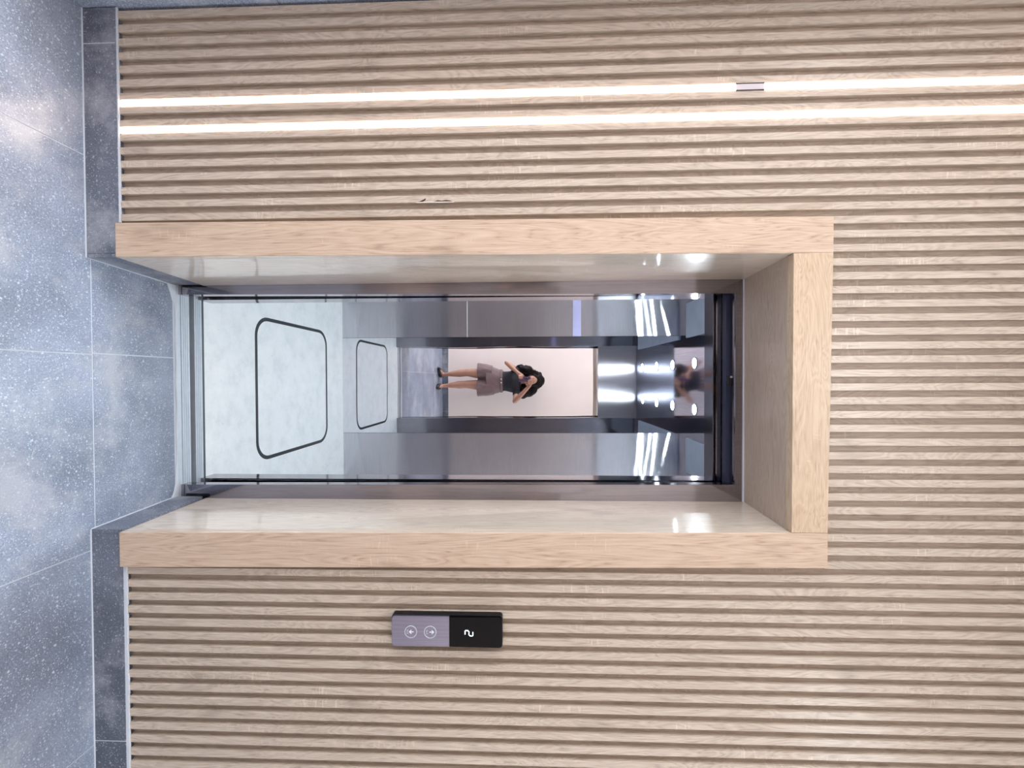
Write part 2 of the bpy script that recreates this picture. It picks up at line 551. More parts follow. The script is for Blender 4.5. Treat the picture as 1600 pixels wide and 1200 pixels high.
# the other sides of the lobby
bx('ceiling', -3.4, 4.4, YW - 0.05, 1.60, ZC, ZC + 0.05, mCeil, kind='structure')
bx('wall_front', -3.4, 4.4, YW - 0.05, YW, 0.0, ZC, mWhiteWall, kind='structure')
bf = struct('baseboard_front', (0, YW, 0))
for a, b in zip(JX[:-1], JX[1:]):
    if a > -3.3 and b < 4.3:
        bx('tile', a + 0.0012, b - 0.0012, YW, YW + 0.012, 0.002, 0.092, mSkirt, bf)
# tiled pier that closes the slatted wall on the left
wl = bx('wall_left', XL - 0.30, XL - 0.012, 0.98, 1.60, 0.0, ZC, mGrout, kind='structure')
for k in range(5):
    z0 = 0.59 * k
    z1 = min(z0 + 0.59, ZC)
    bx('tile', XL - 0.012, XL - 0.002, 0.982, YS + 0.02, z0 + 0.0015, z1 - 0.0015, mTile, wl)
bx('wall_left', -3.4, XL - 0.30, 1.25, 1.30, 0.0, ZC, mWhiteWall, kind='structure')
bx('wall_right', XR, 4.4, 1.22, 1.27, 0.0, ZC, mWhiteWall, kind='structure')

# ------------------------------------------------------------------ oak casing round the lift opening
tr = struct('trim_1', (0.05, 1.2, 0.1))
YF = 1.195
def case_board(name, pts, mat, y1=YG):
    bm = bmesh.new()
    a = [(x, YF, z) for x, z in pts]
    b = [(x, y1, z) for x, z in pts]
    hexa(bm, a + b)
    bmesh.ops.recalc_face_normals(bm, faces=bm.faces)
    bmesh.ops.bevel(bm, geom=bm.edges[:], offset=0.0009, segments=1, affect='EDGES')
    return link(name, bm, mat, tr)
case_board('side_board', [(-0.4625, 0.099), (-0.3632, 0.099), (-0.3478, 2.1695), (-0.4485, 2.1695)], mCase)
case_board('side_board', [(0.4562, 0.096), (0.5599, 0.096), (0.5392, 2.1595), (0.4399, 2.1595)], mCase)
case_board('head_board', [(-0.3476, 2.0605), (0.4396, 2.0592), (0.4393, 2.1590), (-0.3482, 2.1695)], mCaseH)
YB = 1.53
def lining(name, p0, p1, off, mat):
    """board between the front edge p0 (two x,z points) and the back edge p1"""
    bm = bmesh.new()
    (a, b), (c, d) = p0, p1
    o = Vector((off[0], 0, off[1]))
    P = [Vector((a[0], YF + 0.003, a[1])), Vector((b[0], YF + 0.003, b[1])), Vector((d[0], YB, d[1])), Vector((c[0], YB, c[1]))]
    hexa(bm, P + [p + o for p in P])
    return link(name, bm, mat, tr)
lining('side_lining', ((-0.3630, 0.099), (-0.3480, 2.0610)), ((-0.3520, 0.099), (-0.3543, 2.0970)), (-0.018, 0), mLine)
lining('side_lining', ((0.4560, 0.097), (0.4400, 2.0592)), ((0.4500, 0.097), (0.4509, 2.0985)), (0.018, 0), mLine)
lining('head_lining', ((-0.3480, 2.0608), (0.4398, 2.0594)), ((-0.3543, 2.0970), (0.4509, 2.0985)), (0, 0.018), mLineH)
bm = bmesh.new()
box(bm, -0.354, 0.451, YB - 0.003, YB, 2.0925, 2.0985)
link('sealant_bead', bm, mBtnLight, tr, label='thin pale sealant line at the back of the lining')

# ------------------------------------------------------------------ steel landing frame
fr = struct('trim_2', (0.05, 1.53, 0))
def frame_jamb(p):
    bm = bmesh.new()
    a = [(x, 1.531, z) for x, z in p]
    b = [(x, 1.566, z) for x, z in p]
    hexa(bm, a + b)
    link('jamb', bm, mFrame, fr)
frame_jamb([(-0.3585, 0.0), (-0.3195, 0.0), (-0.3030, 2.098), (-0.3585, 2.098)])
frame_jamb([(0.3990, 0.0), (0.4560, 0.0), (0.4560, 2.098), (0.3895, 2.098)])
bm = bmesh.new()
box(bm, -0.3030, 0.3895, 1.531, 1.566, 2.0675, 2.0985)
link('head', bm, mFrame, fr)
# landing sill with grooves
bm = bmesh.new()
for y0, y1, z1 in ((1.5165, 1.5380, 0.001), (1.5380, 1.5395, -0.006), (1.5395, 1.5475, 0.003), (1.5475, 1.5490, -0.001), (1.5490, 1.5570, 0.003), (1.5570, 1.5585, -0.001), (1.5585, 1.5670, 0.003), (1.5670, 1.5685, -0.001), (1.5685, 1.5775, 0.003)):
    box(bm, -0.358, 0.456, y0, y1, -0.03, z1)
link('sill', bm, mAlu, fr)
# landing door panels slid away into their pockets, and the header above them
for xa, xb in ((-0.72, -0.3300), (0.4120, 0.80)):
    bx('door_panel', xa, xb, 1.576, 1.598, 0.008, 2.09, mFrame, fr)
bx('header_plate', -0.80, 0.88, 1.576, 1.606, 2.0555, 2.110, mNavy, fr)
# running gear hanging in the gap above the opening
gb = bmesh.new()
box(gb, -0.022, 0.020, 1.560, 1.575, 2.0705, 2.084)
box(gb, -0.006, 0.030, 1.563, 1.575, 2.058, 2.072)
link('door_coupler', gb, mBlack, fr)
for xx, zz in ((-0.002, 2.0665), (0.082, 2.079), (0.245, 2.082)):
    bm = bmesh.new()
    ring_xz(bm, xx, zz, 0.0004, 0.0036, 1.557, 1.576, 12)
    link('bolt', bm, mAlu, fr)
# dark unseen shaft box round the car, added to block sky light in the gaps
bm = bmesh.new()
box(bm, -1.3, 1.5, 3.15, 3.2, -0.3, 2.9)
box(bm, -1.3, -1.25, 1.54, 3.2, -0.3, 2.9)
box(bm, 1.45, 1.5, 1.54, 3.2, -0.3, 2.9)
box(bm, -1.3, 1.5, 1.54, 3.2, -0.35, -0.3)
box(bm, -1.3, 1.5, 1.54, 3.2, 2.9, 2.95)
box(bm, -1.3, 1.5, 1.545, 1.555, -0.3, -0.05)
link('wall_shaft_block', bm, mDark, kind='structure')

# ------------------------------------------------------------------ the lift car
car = thing('elevator_car', 'open lift car with white marbled floor, brushed and mirrored steel walls inside the oak casing', 'elevator', (0.055, 2.3, 0.0))
CX0, CX1, CY0, CY1, CZ = -0.60, 0.71, 1.70, 2.94, 2.405
fl = bx('car_floor', CX0, CX1, 1.6545, CY1, -0.02, 0.0, mCarFloor, car)
bm = bmesh.new()
o_ = rrect(0.718, 0.728, 0.100, 8)
i_ = rrect(0.718 - 0.036, 0.728 - 0.036, 0.084, 8)
cx, cy = 0.0480, 2.3370
A = [bm.verts.new((cx + x, cy + y, 0.0008)) for x, y in o_]
B = [bm.verts.new((cx + x, cy + y, 0.0008)) for x, y in i_]
A2 = [bm.verts.new((v.co.x, v.co.y, -0.003)) for v in A]
B2 = [bm.verts.new((v.co.x, v.co.y, -0.003)) for v in B]
n = len(A)
for k in range(n):
    j = (k + 1) % n
    bm.faces.new((A[k], A[j], B[j], B[k]))
    bm.faces.new((A[k], A[j], A2[j], A2[k]))
    bm.faces.new((B[k], B[j], B2[j], B2[k]))
    bm.faces.new((A2[k], A2[j], B2[j], B2[k]))
link('floor_inlay', bm, plain('black inlay', srgb(40, 50, 54), 0.35), fl, label='dark rounded outline inlaid in the floor')
# car sill
bm = bmesh.new()
for y0, y1, z1 in ((1.603, 1.6100, 0.002), (1.6100, 1.6115, -0.002), (1.6115, 1.6200, 0.002), (1.6200, 1.6215, -0.002), (1.6215, 1.6290, 0.002), (1.6290, 1.6305, -0.002), (1.6305, 1.6410, 0.002)):
    box(bm, CX0, CX1, y0, y1, -0.03, z1)
link('sill', bm, mAlu, car)
bx('threshold_strip', CX0, CX1, 1.641, 1.6545, -0.03, -0.001, plain('dark rubber strip', srgb(70, 78, 84), 0.5), car)
# walls
bx('side_wall', CX0 - 0.02, CX0, 1.63, CY1 + 0.02, 0, CZ, mSteelV, car)
bx('side_wall', CX1, CX1 + 0.02, 1.63, CY1 + 0.02, 0, CZ, mSteelV, car)
bp = bx('back_panel', CX0, -0.2925, CY1, CY1 + 0.02, 0, CZ, mSteelH, car)
bx('back_panel', 0.3885, CX1, CY1, CY1 + 0.02, 0, CZ, mSteelH, car)
bx('mirror_panel', -0.2905, 0.3865, CY1 - 0.003, CY1 + 0.02, 0.0, CZ, mMirror, car, label='mirror polished centre panel of the back wall')
bx('wall_seam', CX0, -0.2925, CY1 - 0.0008, CY1 + 0.002, 0.893, 0.899, mBtnLight, bp)
bx('lavender_strip', -0.575, -0.2935, CY1 - 0.004, CY1, 1.641, 1.697, mPlate, bp, 0.001, label='pale lavender strip')  # plain lavender band on the left back panel
# front returns and transom
bx('front_return', CX0, -0.3165, 1.625, 1.70, 0, CZ, mFrame, car)
bx('front_return', 0.3975, CX1, 1.625, 1.70, 0, CZ, mFrame, car)
bx('transom', -0.3165, 0.3975, 1.690, 1.70, 2.0300, CZ, mSteelV, car)
bx('transom_soffit', -0.3165, 0.3975, 1.622, 1.6985, 2.0275, 2.0299, mFrame, car)
bx('transom_lip', -0.3160, 0.3970, 1.612, 1.622, 2.0345, 2.053, mFrame, car)
# ceiling
ce = bx('car_ceiling', CX0, CX1, 1.622, CY1 + 0.02, CZ, CZ + 0.03, mPolish, car)
bx('ceiling_panel', -0.500, -0.270, 1.81, 2.862, CZ - 0.010, CZ - 0.0002, mPanelGrey, ce, 0.001)
bx('ceiling_panel', 0.410, 0.640, 1.81, 2.862, CZ - 0.010, CZ - 0.0002, mPanelGrey, ce, 0.001)
for yy in (1.935, 2.36, 2.735):
    for xx in (-0.094, 0.207):
        bm = bmesh.new()
        nn = 28
        rg = []
        for r, z in ((0.040, CZ), (0.040, CZ - 0.0035), (0.032, CZ - 0.0035), (0.032, CZ)):
            rg.append([bm.verts.new((xx + r * math.cos(2 * math.pi * k / nn), yy + r * math.sin(2 * math.pi * k / nn), z)) for k in range(nn)])
        for a in range(4):
            for k in range(nn):
                bm.faces.new((rg[a][k], rg[a][(k + 1) % nn], rg[(a + 1) % 4][(k + 1) % nn], rg[(a + 1) % 4][k]))
        d = link('downlight', bm, mAlu, car)
        bm = bmesh.new()
        disc_prism(bm, xx, yy, 0.0315, CZ - 0.0028, CZ - 0.0004)
        link('lens', bm, mDownl, d)

# ------------------------------------------------------------------ light strips let into the slatted wall
def led(xc, segs, unlit, label):
    t = thing('light_strip', label, 'light strip', (xc, YS, SK), 'vertical light strips in the slatted wall')
    bx('channel', xc - 0.0093, xc + 0.0093, YS + 0.002, YG - 0.0005, SK + 0.002, ZC - 0.002, mAlu, t)
    for z0, z1 in segs:
        bx('diffuser', xc - 0.0090, xc + 0.0090, YS - 0.0018, YS + 0.0022, z0, z1, mLed, t, 0.0012)
    for z0, z1 in unlit:
        for sg in (-1, 1):
            bx('channel_lip', xc + sg * 0.0094 - 0.0009, xc + sg * 0.0094 + 0.0009, YS - 0.0022, YS + 0.003, z0, z1, mBlack, t, label='dark channel edge bared beside the unlit section')
        bx('unlit_section', xc - 0.0084, xc + 0.0084, YS - 0.001, YS + 0.0022, z0, z1, mUnlit, t, label='unlit grey section of the diffuser')
led((slat_x(-2) + slat_x(-1)) / 2, ((SK + 0.006, 1.905), (1.985, ZC - 0.01)), ((1.9055, 1.9845),), 'glowing white light strip with an unlit gap, the one farther from the oak casing')
led((slat_x(0) + slat_x(1)) / 2, ((SK + 0.006, ZC - 0.01),), (), 'unbroken glowing white light strip, the one nearer the oak casing')

# ------------------------------------------------------------------ call panel
PX0, PX1, PZ0, PZ1 = 0.6850, 0.7785, 0.9175, 1.2405
cp = thing('elevator_call_panel', 'slim grey and black lift call panel showing 2 on the slats', 'call panel', ((PX0 + PX1) / 2, YS, PZ0))
pcx, pcz = (PX0 + PX1) / 2, (PZ0 + PZ1) / 2
def off(pts, x, z):
    return [(px + x, pz + z) for px, pz in pts]
bm = bmesh.new()
prism_xz(bm, off(rrect(PX1 - PX0, PZ1 - PZ0, 0.009), pcx, pcz), 1.1895, YS - 0.0002)
link('back_box', bm, mBlack, cp)
zs = 1.0865
bm = bmesh.new()
w2 = (PX1 - PX0) / 2 - 0.0025
def half(z0, z1, r, lower):
    pts = []
    if lower:
        for k in range(7):
            a = math.radians(180 + 15 * k)
            pts.append((pcx - w2 + r + r * math.cos(a), z0 + r + r * math.sin(a)))
        for k in range(7):
            a = math.radians(270 + 15 * k)
            pts.append((pcx + w2 - r + r * math.cos(a), z0 + r + r * math.sin(a)))
        pts += [(pcx + w2, z1), (pcx - w2, z1)]
    else:
        for k in range(7):
            a = math.radians(15 * k)
            pts.append((pcx + w2 - r + r * math.cos(a), z1 - r + r * math.sin(a)))
        for k in range(7):
            a = math.radians(90 + 15 * k)
            pts.append((pcx - w2 + r + r * math.cos(a), z1 - r + r * math.sin(a)))
        pts += [(pcx - w2, z0), (pcx + w2, z0)]
    return pts
prism_xz(bm, half(PZ0 + 0.002, zs, 0.008, True), 1.1845, 1.1902)
bmesh.ops.bevel(bm, geom=[e for e in bm.edges if all(abs(v.co.y - 1.1845) < 1e-5 for v in e.verts)], offset=0.0015, segments=2, affect='EDGES')
link('faceplate', bm, mButtonMetal, cp, label='lilac grey metal lower half')
bm = bmesh.new()
prism_xz(bm, half(zs + 0.0003, PZ1 - 0.0015, 0.008, False), 1.1842, 1.1902)
bmesh.ops.bevel(bm, geom=[e for e in bm.edges if all(abs(v.co.y - 1.1842) < 1e-5 for v in e.verts)], offset=0.0015, segments=2, affect='EDGES')
dp = link('display', bm, mGlossBlack, cp, label='black glass upper half')
# glowing digit 2, slightly slanted
bm = bmesh.new()
dx, dz = 0.7345, 1.1440
def seg(x0, z0, x1, z1, w=0.0011):
    v = Vector((x1 - x0, z1 - z0))
    v.normalize()
    p = Vector((-v.y, v.x)) * w
    e = v * w
    a, b = Vector((x0, z0)), Vector((x1, z1))
    prism_xz(bm, [tuple(a + p), tuple(b + p), tuple(b + e), tuple(b - p), tuple(a - p), tuple(a - e)], 1.1836, 1.1841)
hw, hh = 0.0068, 0.0112
sl = 0.16
def sp(x, z):
    return dx + x + z * sl, dz + z
for (x0, z0), (x1, z1) in (((-hw + .002, 2 * hh / 2), (hw - .002, hh)), ((hw, hh - .002), (hw, .002)), ((hw - .002, 0), (-hw + .002, 0)), ((-hw, -.002), (-hw, -hh + .002)), ((-hw + .002, -hh), (hw - .002, -hh))):
    a, b = sp(x0, z0), sp(x1, z1)
    seg(a[0], a[1], b[0], b[1])
link('digit', bm, mLit, dp, label='glowing white figure 2')
for zc, s in ((0.9750, -1), (1.0315, 1)):
    bm = bmesh.new()
    nn = 28
    c0 = [bm.verts.new((0.7330 + 0.0158 * math.cos(2 * math.pi * k / nn), 1.1838, zc + 0.0158 * math.sin(2 * math.pi * k / nn))) for k in range(nn)]
    c1 = [bm.verts.new((0.7330 + 0.0166 * math.cos(2 * math.pi * k / nn), 1.1850, zc + 0.0166 * math.sin(2 * math.pi * k / nn))) for k in range(nn)]
    bm.faces.new(c0)
    bm.faces.new(c1)
    for k in range(nn):
        bm.faces.new((c0[k], c0[(k + 1) % nn], c1[(k + 1) % nn], c1[k]))
    b_ = link('button', bm, mButtonMetal, cp)
    bm = bmesh.new()
    ring_xz(bm, 0.7330, zc, 0.0163, 0.0182, 1.1832, 1.1848)
    link('button_ring', bm, mAlu, b_)
    bm = bmesh.new()
    X = 0.7330
    z = zc
    prism_xz(bm, [(X - 0.0012, z - s * 0.0050 + 0.003), (X + 0.0012, z - s * 0.0050 + 0.003), (X + 0.0012, z + s * 0.006 + 0.003), (X - 0.0012, z + s * 0.006 + 0.003)], 1.1833, 1.1839)
    prism_xz(bm, [(X, z + s * 0.0086 + 0.003), (X + 0.0062, z + s * 0.0022 + 0.003), (X + 0.0046, z + s * 0.0006 + 0.003), (X, z + s * 0.0053 + 0.003), (X - 0.0046, z + s * 0.0006 + 0.003), (X - 0.0062, z + s * 0.0022 + 0.003)], 1.1832, 1.18385)
    link('arrow', bm, mBtnLight, b_)
    bm = bmesh.new()
    for ddx, ddz in ((-0.0045, 0), (0, 0), (0.0045, 0), (-0.0045, 0.0035), (0.0045, 0.0035)):
        zz = zc - 0.0110 + ddz + (0.0008 if ddx == 0 else 0)
        prism_xz(bm, off(rrect(0.0018, 0.0018, 0.0008, 2), X + ddx, zz), 1.1832, 1.1839)
    link('braille_dots', bm, mBtnLight, b_)

# ------------------------------------------------------------------ ceiling lights of the lobby
def ceiling_light(x, y, w, d, label):
    t = thing('ceiling_light', label, 'ceiling light', (x, y, ZC), 'lobby ceiling lights')
    bm = bmesh.new()
    for a, b, c, e in ((x - w / 2, x + w / 2, y - d / 2, y - d / 2 + 0.015), (x - w / 2, x + w / 2, y + d / 2 - 0.015, y + d / 2), (x - w / 2, x - w / 2 + 0.015, y - d / 2 + 0.015, y + d / 2 - 0.015), (x + w / 2 - 0.015, x + w / 2, y - d / 2 + 0.015, y + d / 2 - 0.015)):
        box(bm, a, b, c, e, ZC - 0.012, ZC)
    link('frame', bm, mAlu, t)
    bx('diffuser', x - w / 2 + 0.0155, x + w / 2 - 0.0155, y - d / 2 + 0.0155, y + d / 2 - 0.0155, ZC - 0.008, ZC - 0.001, mPanelL, t)
ceiling_light(-1.75, 0.30, 0.60, 0.60, 'square white ceiling panel light to the left of the lift')
ceiling_light(0.05, 0.25, 0.60, 0.60, 'square white ceiling panel light straight before the lift')
ceiling_light(1.76, 0.30, 0.60, 0.60, 'square white ceiling panel light to the right of the lift')

# ------------------------------------------------------------------ the person taking the picture
def sub_loft(bm, rings, n=20, cap=True):
    """rings: (centre, rx, ry, axis) - an elliptical tube; rx runs along world x as far as it can"""
    prev = None
    first = None
    for c, rx, ry, axis in rings:
        a = Vector(axis).normalized()
        u = Vector((1, 0, 0)) - a * a.x
        if u.length < 0.3:
            u = Vector((0, 1, 0)) - a * a.y
        u.normalize()
        v = a.cross(u)
        r = [bm.verts.new(Vector(c) + u * rx * math.cos(2 * math.pi * k / n) + v * ry * math.sin(2 * math.pi * k / n)) for k in range(n)]
        if prev:
            for k in range(n):
                bm.faces.new((prev[k], prev[(k + 1) % n], r[(k + 1) % n], r[k]))
        else:
            first = r
        prev = r
    if cap:
        bm.faces.new(first)
        bm.faces.new(prev)

def limb(bm, pts, n=12):
    """pts: (position, radius) - tapered tube with rounded ends"""
    P = [Vector(p) for p, r in pts]
    R = [r for p, r in pts]
    rings = []
    d0 = (P[1] - P[0]).normalized()
    for f, s in ((0.95, 0.3), (0.6, 0.8)):
        rings.append((P[0] - d0 * R[0] * f, R[0] * s, R[0] * s, d0))
    for i in range(len(P)):
        if i == 0:
            d = P[1] - P[0]
        elif i == len(P) - 1:
            d = P[-1] - P[-2]
        else:
            d = (P[i + 1] - P[i]).normalized() + (P[i] - P[i - 1]).normalized()
        rings.append((P[i], R[i], R[i], d))
    d1 = (P[-1] - P[-2]).normalized()
    for f, s in ((0.6, 0.8), (0.95, 0.3)):
        rings.append((P[-1] + d1 * R[-1] * f, R[-1] * s, R[-1] * s, d1))
    # keep a steady frame along the tube
    prev = None
    u = None
    for c, rx, ry, axis in rings:
        a = Vector(axis).normalized()
        if u is None:
            u = a.orthogonal().normalized()
        u = (u - a * u.dot(a)).normalized()
        v = a.cross(u)
        r = [bm.verts.new(Vector(c) + u * rx * math.cos(2 * math.pi * k / n) + v * ry * math.sin(2 * math.pi * k / n)) for k in range(n)]
        if prev:
            for k in range(n):
                bm.faces.new((prev[k], prev[(k + 1) % n], r[(k + 1) % n], r[k]))
        else:
            bm.faces.new(r)
        prev = r
    bm.faces.new(prev)

def ball(bm, c, rx, ry, rz, sub=3):
    r = bmesh.ops.create_icosphere(bm, subdivisions=sub, radius=1.0)
    for v in r['verts']:
        v.co = Vector((c[0] + v.co.x * rx, c[1] + v.co.y * ry, c[2] + v.co.z * rz))
    return r['verts']

def fuse(name, bm, mat, parent, voxel, smooth=2, label=None):
    """weld overlapping closed pieces into one continuous surface"""
    bmesh.ops.recalc_face_normals(bm, faces=bm.faces)
    me = bpy.data.meshes.new(name)
    bm.to_mesh(me)
    bm.free()
    tmp = bpy.data.objects.new('tmp', me)
    C.objects.link(tmp)
    m = tmp.modifiers.new('r', 'REMESH')
    m.mode = 'VOXEL'
    m.voxel_size = voxel
    m.use_smooth_shade = True
    if smooth:
        s = tmp.modifiers.new('s', 'SMOOTH')
        s.iterations = smooth
        s.factor = 0.5
    dg = bpy.context.evaluated_depsgraph_get()
    out = bpy.data.meshes.new_from_object(tmp.evaluated_get(dg))
    bpy.data.objects.remove(tmp)
    out.name = name
    out.materials.clear()
    out.materials.append(mat)
    for p in out.polygons:
        p.use_smooth = True
    o = bpy.data.objects.new(name, out)
    C.objects.link(o)
    o.parent = parent
    o.matrix_parent_inverse = Matrix.Translation(-parent.location) if parent.type == 'EMPTY' else Matrix.Identity(4)
    if label:
        o['label'] = label
    return o

mSkin = plain('brown skin', srgb(176, 130, 108), 0.5, nz=0.05, nscale=14)
mTop = plain('black knit', srgb(34, 34, 42), 0.85, nz=0.25, nscale=60)
mShorts = plain('mauve brown cloth', srgb(118, 98, 98), 0.85, nz=0.08, nscale=40)
mHair = plain('dark brown hair', srgb(24, 16, 14), 0.6, spec=0.15, nz=0.3, nscale=60)
mShoe = plain('black leather', srgb(26, 26, 30), 0.35)
mPhone = plain('plum phone back', srgb(96, 72, 104), 0.25, nz=0)

PY = -0.315
per = thing('person', 'person with big dark curly hair, black top and brown shorts, holding up a phone', 'person', (0.05, PY, 0.0))
bm = bmesh.new()
# trunk
Z3 = (0, 0, 1)
sub_loft(bm, [((0.030, PY, 0.735), 0.150, 0.105, Z3), ((0.030, PY, 0.800), 0.166, 0.115, Z3), ((0.032, PY + .002, 0.86), 0.150, 0.105, Z3),
              ((0.036, PY + .004, 0.93), 0.130, 0.090, Z3), ((0.040, PY + .006, 0.99), 0.122, 0.086, Z3), ((0.044, PY + .008, 1.06), 0.132, 0.096, Z3),
              ((0.046, PY + .008, 1.12), 0.142, 0.104, Z3), ((0.046, PY + .002, 1.18), 0.150, 0.090, Z3), ((0.045, PY - .004, 1.225), 0.140, 0.070, Z3),
              ((0.044, PY - .006, 1.25), 0.080, 0.055, Z3)], 28)
# neck
limb(bm, [((0.044, PY - .005, 1.21), 0.052), ((0.040, PY + .008, 1.27), 0.047), ((0.036, PY + .034, 1.31), 0.048)], 16)
# head
HC = Vector((0.033, PY + 0.058, 1.398))
vv = ball(bm, HC, 0.074, 0.092, 0.104, 4)
for v in vv:
    d = v.co - HC
    if d.z < 0:
        k = 1 + 0.30 * d.z / 0.104
        v.co.x = HC.x + d.x * (k if abs(d.z) > 0.02 else 1 + 0.30 * d.z / 0.104)
        v.co.y = HC.y + d.y * (1 + 0.10 * d.z / 0.104)
for sx in (-1, 1):
    ball(bm, HC + Vector((sx * 0.030, 0.078, 0.002)), 0.014, 0.010, 0.009, 2)          # eye bulge
    ball(bm, HC + Vector((sx * 0.074, 0.000, -0.008)), 0.008, 0.017, 0.030, 2)         # ear
    ball(bm, HC + Vector((sx * 0.034, 0.062, -0.030)), 0.022, 0.018, 0.020, 2)         # cheek
    ball(bm, HC + Vector((sx * 0.010, 0.097, -0.036)), 0.007, 0.007, 0.006, 2)         # nostril wing
limb(bm, [(HC + Vector((0, 0.086, 0.008)), 0.006), (HC + Vector((0, 0.102, -0.032)), 0.0085)], 8)   # nose
ball(bm, HC + Vector((0, 0.085, -0.060)), 0.024, 0.010, 0.0055, 2)
ball(bm, HC + Vector((0, 0.083, -0.069)), 0.020, 0.010, 0.006, 2)
ball(bm, HC + Vector((0, 0.070, -0.090)), 0.022, 0.018, 0.014, 2)                      # chin
# legs
def leg(sx, hip, knee, ankle, toe):
    hip, knee, ankle = Vector(hip), Vector(knee), Vector(ankle)
    limb(bm, [(hip, 0.086), (hip.lerp(knee, 0.35), 0.084), (hip.lerp(knee, 0.75), 0.068), (knee, 0.058), (knee.lerp(ankle, 0.14) + Vector((0, -0.006, 0)), 0.055),
              (knee.lerp(ankle, 0.35) + Vector((0.0, -0.014, 0)), 0.058), (knee.lerp(ankle, 0.65), 0.044), (knee.lerp(ankle, 0.9), 0.029), (ankle, 0.029)], 20)
    ball(bm, knee + Vector((0, 0.03, 0.0)), 0.030, 0.022, 0.034, 2)
    t = Vector(toe)
    d = (t - ankle)
    d.z = 0
    d.normalize()
    heel = Vector((ankle.x, ankle.y, 0.030)) - d * 0.030
    ballp = Vector((ankle.x, ankle.y, 0.024)) + d * 0.125
    limb(bm, [(ankle + Vector((0, 0, 0.01)), 0.027), (heel + Vector((0, 0, 0.008)), 0.025)], 12)
    limb(bm, [(ankle + Vector((0, 0, -0.02)), 0.027), (Vector((ankle.x, ankle.y, 0.046)) + d * 0.06, 0.026), (ballp, 0.017)], 12)
    limb(bm, [(heel, 0.022), (ballp, 0.019), (Vector((ankle.x, ankle.y, 0.016)) + d * 0.165, 0.012)], 12)
    for q in range(5):
        pr = Vector((-d.y, d.x, 0)) * (0.024 - 0.012 * q) * -sx
        limb(bm, [(Vector((ankle.x, ankle.y, 0.018)) + d * 0.13 + pr, 0.010), (Vector((ankle.x, ankle.y, 0.013)) + d * (0.168 - 0.006 * q) + pr * 1.05, 0.0085 if q == 0 else 0.007)], 8)
    return heel, d
LEGS = []
LEGS.append(leg(-1, (-0.055, PY, 0.76), (-0.078, PY + 0.01, 0.445), (-0.052, PY - 0.025, 0.085), (-0.17, PY + 0.12, 0)))
LEGS.append(leg(1, (0.115, PY, 0.76), (0.100, PY + 0.01, 0.440), (0.125, PY + 0.01, 0.085), (0.150, PY + 0.19, 0)))
# arms and hands
def arm(sh, el, wr, palm):
    sh, el, wr, palm = Vector(sh), Vector(el), Vector(wr), Vector(palm)
    limb(bm, [(sh, 0.046), (sh.lerp(el, 0.4), 0.043), (sh.lerp(el, 0.8), 0.036), (el, 0.033)], 16)
    limb(bm, [(el, 0.034), (el.lerp(wr, 0.25), 0.036), (el.lerp(wr, 0.65), 0.028), (wr, 0.0215)], 16)
    limb(bm, [(wr, 0.021), (wr.lerp(palm, 0.5), 0.023), (palm, 0.020)], 14)
def palm_slab(a, b, c, d, t):
    """a, b wrist side; c, d knuckle side"""
    for s in (0.0, 0.33, 0.66, 1.0):
        limb(bm, [(Vector(a).lerp(Vector(b), s), t), (Vector(d).lerp(Vector(c), s), t * 0.92)], 10)
def finger(pts, r):
    limb(bm, [(p, r * (1 - 0.10 * i)) for i, p in enumerate(pts)], 10)
# left in the mirror: hand low at the phone's near edge
arm((-0.098, PY + 0.0, 1.192), (-0.222, -0.135, 1.035), (-0.087, -0.075, 1.195), (-0.060, -0.056, 1.225))
palm_slab((-0.092, -0.072, 1.205), (-0.072, -0.066, 1.192), (-0.036, -0.044, 1.222), (-0.047, -0.046, 1.268), 0.0115)
for k, (zz, ln) in enumerate(((1.268, 0.066), (1.252, 0.072), (1.237, 0.066), (1.222, 0.052))):
    x0 = -0.046 + 0.002 * k
    finger([(x0, -0.046, zz), (x0 + 0.012, -0.024, zz + 0.001), (x0 + 0.012 + ln * 0.40, -0.0150, zz), (x0 + ln * 0.82, -0.0165, zz - 0.002)], 0.0083)
finger([(-0.074, -0.070, 1.215), (-0.060, -0.060, 1.250), (-0.038, -0.057, 1.278), (-0.014, -0.0485, 1.290)], 0.0098)
# right in the mirror: elbow out, hand over the phone's top
arm((0.190, PY + 0.0, 1.195), (0.335, -0.135, 1.160), (0.130, -0.072, 1.345), (0.098, -0.056, 1.372))
palm_slab((0.136, -0.076, 1.352), (0.120, -0.070, 1.335), (0.075, -0.044, 1.348), (0.084, -0.046, 1.394), 0.0115)
for k, (zz, ln) in enumerate(((1.392, 0.070), (1.376, 0.076), (1.361, 0.068), (1.347, 0.054))):
    x0 = 0.085 - 0.001 * k
    finger([(x0, -0.046, zz), (x0 - 0.012, -0.024, zz), (x0 - 0.012 - ln * 0.40, -0.0150, zz), (x0 - ln * 0.82, -0.0165, zz - 0.003)], 0.0083)
finger([(0.112, -0.070, 1.338), (0.094, -0.060, 1.322), (0.070, -0.057, 1.312), (0.046, -0.0485, 1.306)], 0.0098)
body = fuse('body', bm, mSkin, per, 0.0042, 2)

